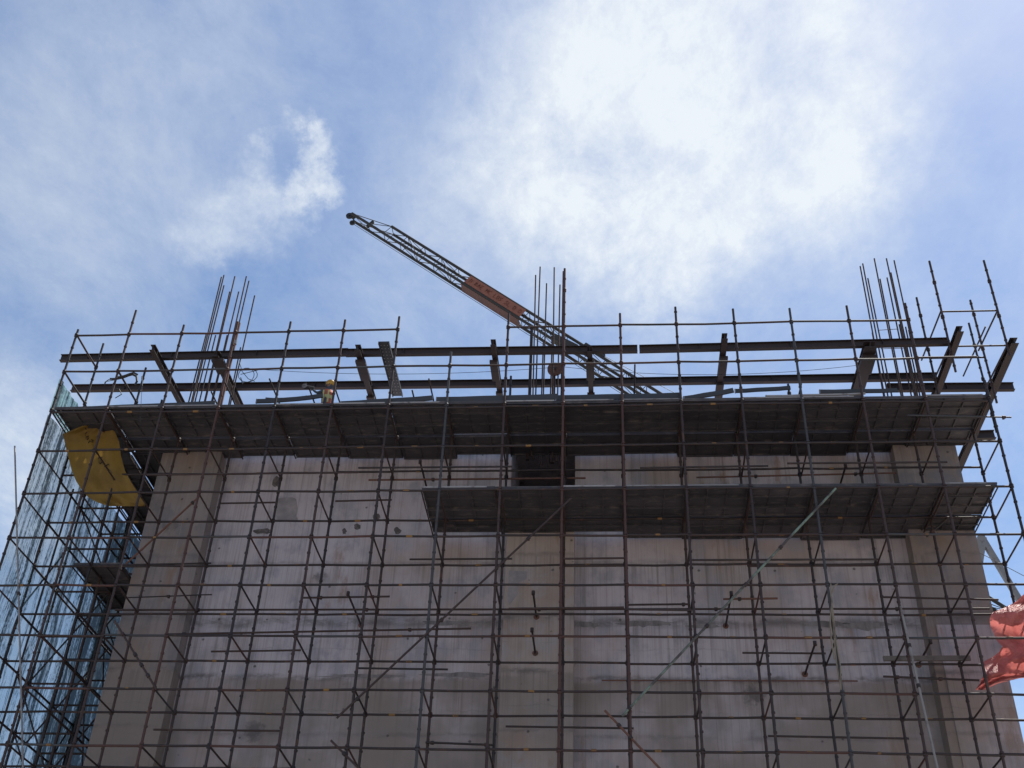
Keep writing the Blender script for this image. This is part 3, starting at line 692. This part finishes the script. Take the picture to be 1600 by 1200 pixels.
rp = MB(); rp.tube(ch(-3.2, 0, 1) - NV * .22, ch(70, 0, 1) - NV * .22, .018, 5); rp.tube(ch(18.5, 1, 0) + NV * .1, ch(60, 1, 0) + NV * 3.4, .02, 5); rp.build('rope', M_BLACK, crn)
hk = MB(); hk.bar(ch(17.6, 1, 0) + NV * .12, ch(19.2, 1, 0) + NV * .12, .3, .2, up=NV); hk.bar(ch(15.6, 0, 0) + NV * .1, ch(17.4, 0, 0) + NV * .3, .5, .45, up=NV); hk.build('winch_gear', M_CRANE, crn)
MB().bar(at(1533, 838, 31.6), at(1602, 953, 31.6), .28, .3).bar(at(1534, 840, 31.6), at(1528, 880, 31.6), .3, .5).build('gantry', M_TUBE_PALE, crn)
# banner boards on the near side and the underside of the boom
M = MatB('banner_orange', 0.6); M.color(M.mix(M.ramp(M.noise(2, 5, .6), .4, .7), (.23, .085, .05), (.18, .065, .04))); M_BAN = M.m
M = MatB('banner_red', 0.6); M.color(M.mix(M.ramp(M.noise(1.2, 5, .6, (1, 1, 4)), .4, .7), (.085, .03, .024), (.055, .024, .02))); M_BAN2 = M.m
M = MatB('banner_letters', 0.7); M.color((.12, .05, .04)); M_LET = M.m
tA, tB = 7.75, 12.75
bn = MB(); a = ch(tA, 0, 0) + Vector((0, -.11, 0)); b_ = ch(tB, 0, 0) + Vector((0, -.11, 0))
lo, hi = NV * .06, NV * .76; th_ = Vector((0, .03, 0))
vs = [a + lo, b_ + lo, b_ + hi, a + hi]; vs += [v + th_ for v in vs]
bn.add(vs, [[0, 1, 2, 3], [7, 6, 5, 4], [0, 4, 5, 1], [1, 5, 6, 2], [2, 6, 7, 3], [3, 7, 4, 0]]); ban = bn.build('banner', M_BAN, crn)
bn = MB(); vs = [ch(tA - .15, 0, 0) - NV * .1, ch(tB + .1, 0, 0) - NV * .1, ch(tB + .1, 0, 1) - NV * .1, ch(tA - .15, 0, 1) - NV * .1]; vs += [v - NV * .03 for v in vs]
bn.add(vs, [[0, 1, 2, 3], [7, 6, 5, 4], [0, 4, 5, 1], [1, 5, 6, 2], [2, 6, 7, 3], [3, 7, 4, 0]]); bn.build('under_banner', M_BAN2, crn)
GL = {'D': [(0, 0, 0, 1), (0, 1, .6, .8), (.6, .8, .6, .2), (.6, .2, 0, 0)], 'B': [(0, 0, 0, 1), (0, 1, .6, .75), (.6, .75, 0, .5), (0, .5, .6, .25), (.6, .25, 0, 0)], 'A': [(0, 0, .3, 1), (.3, 1, .6, 0), (.15, .4, .45, .4)],
      'E': [(0, 0, 0, 1), (0, 1, .6, 1), (0, .5, .5, .5), (0, 0, .6, 0)], 'M': [(0, 0, 0, 1), (0, 1, .3, .4), (.3, .4, .6, 1), (.6, 1, .6, 0)], 'C': [(.6, 1, 0, .8), (0, .8, 0, .2), (0, .2, .6, 0)],
      'L': [(0, 1, 0, 0), (0, 0, .6, 0)], 'O': [(0, .2, 0, .8), (0, .8, .3, 1), (.3, 1, .6, .8), (.6, .8, .6, .2), (.6, .2, .3, 0), (.3, 0, 0, .2)], 'S': [(.6, 1, 0, .8), (0, .8, .6, .3), (.6, .3, 0, 0)],
      'R': [(0, 0, 0, 1), (0, 1, .6, .75), (.6, .75, 0, .5), (0, .5, .6, 0)], 'P': [(0, 0, 0, 1), (0, 1, .6, .75), (.6, .75, 0, .5)], '-': [(.05, .5, .6, .5)], 'T': [(.3, 0, .3, 1), (0, 1, .6, 1)], 'G': [(.6, .9, .1, .9), (.1, .9, 0, .2), (0, .2, .6, .1), (.6, .1, .6, .5), (.6, .5, .3, .5)], '1': [(.3, 0, .3, 1)]}
lt = MB(); word = 'D BAE MC LOS SL D O'; x0 = .25
for i_, c_ in enumerate(word):
    for (x_0, y_0, x_1, y_1) in GL.get(c_, []):
        f_ = lambda x, y: ch(tA + x0 + i_ * .245 + x * .27, 0, 0) + Vector((0, -.125, 0)) + NV * (.26 + y * .30)
        lt.bar(f_(x_0, y_0), f_(x_1, y_1), .012, .05, up=(0, 1, 0))
lt.build('lettering', M_LET, ban)

# ------------------------------------------------------------------ cloth materials
def cloth(name, col, col2, trans=0.5, wet=0.5, hole=None, rough=.6):
    M = MatB(name, rough); t = M.t
    c = M.mix(M.ramp(M.noise(1.6, 6, .65), .35, .7), col, col2); M.color(c); M.bump(M.noise(7, 6, .65), .5, .03)
    tr = M.n('ShaderNodeBsdfTranslucent'); M.put(c, tr.inputs[0])
    mx = M.n('ShaderNodeMixShader'); mx.inputs[0].default_value = trans
    t.links.new(M.b.outputs[0], mx.inputs[1]); t.links.new(tr.outputs[0], mx.inputs[2])
    t.links.new(mx.outputs[0], t.nodes['Material Output'].inputs[0]); return M


def sheet(rowsxy, Yf, nu=26, nv=3, jit=.05, mat=None, name='tarpaulin', ns=0):
    """cloth spanned over outline rows (pixel y, x left, x right); Yf(u, v) gives each point its real depth"""
    R = []
    for (a, b_) in zip(rowsxy[:-1], rowsxy[1:]):
        for k_ in range(nv):
            f_ = k_ / nv; R.append(tuple(a[j] + (b_[j] - a[j]) * f_ for j in range(3)))
    R.append(rowsxy[-1]); mb = MB(); vs = []
    for j, (y, xl, xr) in enumerate(R):
        for i_ in range(nu + 1):
            u = i_ / nu; v = j / (len(R) - 1)
            vs.append(at(xl + (xr - xl) * u, y, Yf(u, v) + random.uniform(-jit, jit)))
    fs = [[j * (nu + 1) + i_, (j + 1) * (nu + 1) + i_, (j + 1) * (nu + 1) + i_ + 1, j * (nu + 1) + i_ + 1] for j in range(len(R) - 1) for i_ in range(nu)]
    mb.add(vs, fs, 0, True); return mb.build(name, mat)
# yellow tarp under the left end of the upper deck
My = cloth('yellow_tarpaulin', (.29, .175, .03), (.21, .125, .024), .38).m
YT = [(655, 153, 166), (660, 142, 171), (668, 122, 177), (678, 98, 181), (690, 101, 186), (712, 106, 189), (735, 112, 195), (752, 119, 204), (766, 128, 213), (777, 138, 222), (785, 152, 227), (791, 170, 226)]
def yy(u, v): return .75 + 1.0 * v + .35 * u + .22 * abs(((u * 2.3 + v * 1.4) % 1) - .5) + .10 * abs(((u * 1.1 - v * 2.6) % 1) - .5)
o = sheet(YT, yy, 22, 3, .012, My, 'tarpaulin')
tag(o, 'mustard yellow tarpaulin with dark writing slung under the left deck end', 'tarpaulin')
yt = o
def ybar(mb, q0, q1, w_=.035):
    def P_(q):
        y, x = q[1], q[0]
        rr = [r_ for r_ in YT]
        for a, b_ in zip(rr[:-1], rr[1:]):
            if a[0] <= y <= b_[0]:
                f_ = (y - a[0]) / (b_[0] - a[0]); xl = a[1] + (b_[1] - a[1]) * f_; xr = a[2] + (b_[2] - a[2]) * f_
                k_ = rr.index(a); v = (k_ + f_) / (len(rr) - 1); return at(x, y, yy((x - xl) / (xr - xl), v) - .035)
        return at(x, y, .8)
    mb.bar(P_(q0), P_(q1), .006, w_, up=(0, 1, 0))
lt = MB(); M = MatB('tarp_ink', .7); M.color((.02, .016, .014))
STR = [((136, 675), (133, 678)), ((133, 678), (135, 683)), ((135, 683), (139, 681)), ((133, 683), (136, 687)), ((136, 687), (139, 684)), ((139, 688), (144, 691)), ((144, 691), (146, 688)), ((146, 688), (142, 687)), ((140, 690), (138, 692)),
       ((145, 694), (148, 699)), ((148, 699), (150, 702)), ((153, 716), (160, 714)), ((154, 720), (156, 725)), ((156, 725), (160, 722)), ((157, 719), (159, 723)), ((153, 716), (155, 720)), ((163, 729), (170, 725)), ((168, 724), (171, 728)), ((165, 728), (167, 730)), ((168, 731), (175, 739))]
for a, b_ in STR: ybar(lt, a, b_)
lt.build('lettering', M.m, yt)
# red tarp at the lower right
Mr = cloth('red_tarpaulin', (.64, .20, .18), (.46, .11, .10), .42, rough=.3); Mr.bump(Mr.noise(5, 7, .7, dist=.6), .9, .12)
RT = [(900, 1622, 1690), (925, 1603, 1700), (940, 1588, 1700), (950, 1568, 1700), (957, 1550, 1700), (968, 1546, 1700), (980, 1548, 1700), (990, 1553, 1700), (1000, 1557, 1700), (1010, 1566, 1700), (1018, 1562, 1700), (1026, 1552, 1690), (1034, 1536, 1690), (1044, 1536, 1680),
      (1052, 1540, 1670), (1060, 1534, 1592), (1068, 1531, 1560), (1078, 1524, 1538)]
def ry(u, v): return .55 + .16 * math.sin(u * 9 + v * 12) + .12 * math.sin(v * 21 - u * 5) + .25 * u
o = sheet(RT, ry, 34, 3, .05, Mr.m, 'tarpaulin')
tag(o, 'crumpled red plastic tarpaulin caught in the scaffold at the right edge', 'tarpaulin')
# debris nets of the left return
def net(name, col, alpha_lo, streak_scale, axis):
    M = MatB(name, .8); t = M.t
    s1 = M.noise(1.0, 4, .6, (streak_scale, streak_scale, .03)); s2 = M.noise(1, 2, .5, (24, 24, .12)); s3 = M.noise(.45, 3, .5, (1, 1, .25)); s4 = M.noise(1, 3, .7, (20, 20, 7))
    sp = M.n('ShaderNodeSeparateXYZ'); t.links.new(M.tc.outputs['Object'], sp.inputs[0])
    far = M.ramp(sp.outputs[1], 2.0, 9.0, 0.0, 0.20)
    k = M.math('ADD', M.math('ADD', M.math('MULTIPLY', s1, .72), M.math('MULTIPLY', s4, .42)), M.math('ADD', M.math('MULTIPLY', s2, .34), M.math('ADD', M.math('MULTIPLY', s3, .35), far)))
    c = M.mix(M.ramp(k, .80, 1.10), col, (.02, .04, .055)); M.color(c)
    tr = M.n('ShaderNodeBsdfTranslucent'); M.put(c, tr.inputs[0]); tp = M.n('ShaderNodeBsdfTransparent')
    mx = M.n('ShaderNodeMixShader'); mx.inputs[0].default_value = .6; t.links.new(M.b.outputs[0], mx.inputs[1]); t.links.new(tr.outputs[0], mx.inputs[2])
    m2 = M.n('ShaderNodeMixShader'); M.put(M.ramp(k, .86, 1.08, alpha_lo, .95), m2.inputs[0]); t.links.new(tp.outputs[0], m2.inputs[1]); t.links.new(mx.outputs[0], m2.inputs[2])
    t.links.new(m2.outputs[0], t.nodes['Material Output'].inputs[0]); return M.m
M_NET = net('pale_debris_net', (.18, .33, .37), .42, 5.0, 1)
M_NETG = net('green_debris_net', (.16, .48, .40), .6, 6.0, 0)
def curtain(p0, p1, z0, z1, mat, name, label, amp=.06, nu=120, nv=26):
    p0, p1 = Vector(p0), Vector(p1); d = (p1 - p0); nrm = Vector((-d.y, d.x, 0)).normalized(); vs = []
    for j in range(nv + 1):
        for i_ in range(nu + 1):
            u = i_ / nu; z = z0 + (z1 - z0) * j / nv
            off = amp * (math.sin(u * 47 + .3 * z) + .6 * math.sin(u * 91 + 1.7) + .5 * math.sin(z * 2.1 + u * 9))
            p = p0 + d * u + nrm * off; vs.append((p.x, p.y, z + (amp * 1.2 * math.sin(u * 23) if j == nv else 0)))
    fs = [[j * (nu + 1) + i_, j * (nu + 1) + i_ + 1, (j + 1) * (nu + 1) + i_ + 1, (j + 1) * (nu + 1) + i_] for j in range(nv) for i_ in range(nu)]
    mb = MB(); mb.add(vs, fs, 0, True); return tag(mb.build(name, mat), label, 'net', 'debris nets')
curtain((-16.25, .06, 0), (-16.25, 13.5, 0), 1, 22.0, M_NET, 'debris_net', 'pale streaked debris net hung down the left side of the scaffold')
curtain((-16.34, .1, 0), (-16.34, 2.4, 0), 22.25, 23.45, M_NETG, 'debris_net', 'small green net panel above the deck at the left corner', .02, 30, 6)
curtain((-16.3, 9.6, 0), (-13.5, 9.6, 0), 6, 21.6, M_NETG, 'debris_net', 'green debris net closing the far end of the left return', .05, 50, 20)

# ------------------------------------------------------------------ worker kneeling at the deck edge
wk = empty('person', (-7.65, .9, ZU + .05), 'worker in yellow helmet, dark shirt and orange vest kneeling behind the deck edge', 'person')
M = MatB('work_shirt', .85); M.color(M.mix(M.ramp(M.noise(6, 4), .4, .7), (.035, .05, .075), (.055, .07, .10))); M_SHIRT = M.m
M = MatB('skin', .55); M.color((.16, .085, .055)); M_SKIN = M.m
M = MatB('helmet_yellow', .35); M.color((.42, .26, .05)); M_HELM = M.m
M = MatB('vest_orange', .7); M.color(M.mix(M.ramp(M.noise(5, 3), .4, .6), (.40, .07, .035), (.28, .075, .05))); M_VEST = M.m
M = MatB('vest_stripe', .4); M.color((.36, .36, .15)); M_STR = M.m
M = MatB('glove', .8); M.color((.05, .05, .055)); M_GLV = M.m
H0 = Vector((-7.62, .95, ZU + .07))
def skin(name, verts, edges, root, mat, parent, lvl=2):
    me = bpy.data.meshes.new(name); me.from_pydata([v[0] for v in verts], edges, []); me.materials.append(mat)
    o = bpy.data.objects.new(name, me); COL.objects.link(o); o.parent = parent; o.matrix_parent_inverse = Matrix.Translation(-parent.location)
    sk = o.modifiers.new('skin', 'SKIN'); sk.use_smooth_shade = True
    for k_, (v, rr) in enumerate(verts):
        d = me.skin_vertices[0].data[k_]; d.radius = (rr, rr) if isinstance(rr, float) else rr; d.use_root = (k_ == root)
    sb = o.modifiers.new('sub', 'SUBSURF'); sb.levels = lvl; sb.render_levels = lvl; return o
def h_(x, y, z): return H0 + Vector((x, y, z))
# pelvis, spine, neck, head; arms reach to the left; legs kneeling
V = [(h_(0, 0, .50), (.15, .12)), (h_(-.02, -.02, .72), (.15, .11)), (h_(-.03, -.05, .98), (.17, .11)), (h_(.0, -.07, 1.13), (.07, .065)), (h_(.03, -.08, 1.24), (.075, .085)), (h_(.03, -.08, 1.33), (.085, .095)), (h_(.03, -.08, 1.40), (.06, .065)),
     (h_(-.17, -.15, 1.02), (.062, .062)), (h_(-.33, -.22, .90), (.048, .048)), (h_(-.50, -.18, 1.06), (.036, .036)),
     (h_(.10, .12, 1.02), (.062, .062)), (h_(-.08, .16, 1.20), (.046, .046)), (h_(-.14, .08, 1.40), (.035, .035)),
     (h_(-.08, -.10, .44), (.105, .105)), (h_(-.28, -.14, .08), (.07, .07)), (h_(.12, -.14, .05), (.055, .055)), (h_(.30, -.14, .04), (.04, .045)),
     (h_(-.06, .11, .44), (.105, .105)), (h_(-.22, .15, .08), (.07, .07)), (h_(.16, .15, .05), (.055, .055)), (h_(.34, .15, .04), (.04, .045))]
Ed = [(0, 1), (1, 2), (2, 3), (3, 4), (4, 5), (5, 6), (2, 7), (7, 8), (8, 9), (2, 10), (10, 11), (11, 12), (0, 13), (13, 14), (14, 15), (15, 16), (0, 17), (17, 18), (18, 19), (19, 20)]
body = skin('body', V, Ed, 0, M_SHIRT, wk)
fa = MB(); hc = h_(.01, -.09, 1.31)
fa.ball(hc, .098, 0, 14, 10, (.95, .88, 1.2)); fa.ball(hc + Vector((-.095, -.035, -.01)), .022, 0, 8, 6); fa.ball(hc + Vector((-.0, -.085, 0)), .024, 0, 8, 6, (.8, .5, 1.3)); fa.ball(hc + Vector((-.085, -.03, -.055)), .022, 0, 8, 6, (.6, 1.2, .5)); fa.build('face', M_SKIN, wk)
ey = MB(); ey.ball(hc + Vector((-.082, -.045, .025)), .013, 0, 8, 6); ey.ball(hc + Vector((-.088, .02, .025)), .013, 0, 8, 6); ey.build('eyes', M_BLACK, wk)
hl = MB(); hl.ball(hc + Vector((.015, 0, .075)), .135, 0, 18, 12, (1.1, .95, .85)); hl.tube(hc + Vector((.01, 0, .052)), hc + Vector((.01, 0, .064)), .15, 20); hl.build('helmet', M_HELM, wk)
vv = MB()
def ringv(z, rx, ry_, cx, cy, n_=16): return [h_(cx + rx * math.cos(2 * math.pi * k_ / n_), cy + ry_ * math.sin(2 * math.pi * k_ / n_), z) for k_ in range(n_)]
rs = [ringv(.50, .20, .175, 0, 0), ringv(.62, .195, .165, -.01, -.01), ringv(.74, .195, .16, -.02, -.02), ringv(.86, .205, .165, -.025, -.04), ringv(.96, .215, .17, -.03, -.05), ringv(1.08, .15, .13, -.02, -.06)]
n_ = 16; allv = [v for r_ in rs for v in r_]
for j in range(len(rs) - 1):
    vv.add(allv, [[j * n_ + k_, j * n_ + (k_ + 1) % n_, (j + 1) * n_ + (k_ + 1) % n_, (j + 1) * n_ + k_] for k_ in range(n_)], 1 if j in (2,) else 0, True)
for s_ in (-.09, .07): vv.bar(h_(s_ - .02, -.205, .55), h_(s_ - .03, -.225, 1.02), .012, .05, up=(1, 0, 0), m=1)
vv.build('vest', [M_VEST, M_STR], wk)
def hand(c, d, parent):
    c, d = Vector(c), Vector(d).normalized(); sd_ = d.cross(Vector((0, 0, 1))).normalized(); up = sd_.cross(d)
    vt = [(c, .032), (c + d * .045, (.034, .018)), (c + d * .09, (.036, .016))]; ed = [(0, 1), (1, 2)]
    for k_, (off, ln) in enumerate(((-.033, .055), (-.011, .068), (.011, .064), (.033, .048))):
        b0 = len(vt); p_ = c + d * .092 + sd_ * off
        vt += [(p_, .0095), (p_ + d * ln * .5 - up * .012, .009), (p_ + d * ln * .75 - up * .045, .008)]; ed += [(2, b0), (b0, b0 + 1), (b0 + 1, b0 + 2)]
    b0 = len(vt); p_ = c + d * .03 + sd_ * .04; vt += [(p_, .012), (p_ + d * .03 + sd_ * .02 - up * .02, .010), (p_ + d * .055 + sd_ * .015 - up * .04, .009)]; ed += [(1, b0), (b0, b0 + 1), (b0 + 1, b0 + 2)]
    return skin('hand', vt, ed, 0, M_GLV, parent, 1)
hand(h_(-.50, -.18, 1.06), (-.8, .05, .5), wk); hand(h_(-.14, .08, 1.40), (-.2, -.1, 1), wk)
# power tool in the outstretched hand
o = empty('angle_grinder', h_(-.62, -.18, 1.12), 'dark angle grinder held out by the kneeling worker', 'power tool')
c = h_(-.62, -.19, 1.10)
MB().tube(c + Vector((.16, 0, .02)), c + Vector((-.10, 0, .06)), .045, 10, r2=.055).ball(c + Vector((-.14, 0, .06)), .07, 0, 10, 8, (1.2, .9, .9)).build('housing', M_BLACK, o)
MB().tube(c + Vector((-.15, -.08, .06)), c + Vector((-.15, -.07, .06)), .085, 16).build('disc', M_EDGE, o)
MB().tube(c + Vector((-.12, 0, .07)), c + Vector((-.13, -.02, .22)), .02, 8).build('side_grip', M_BLACK, o)
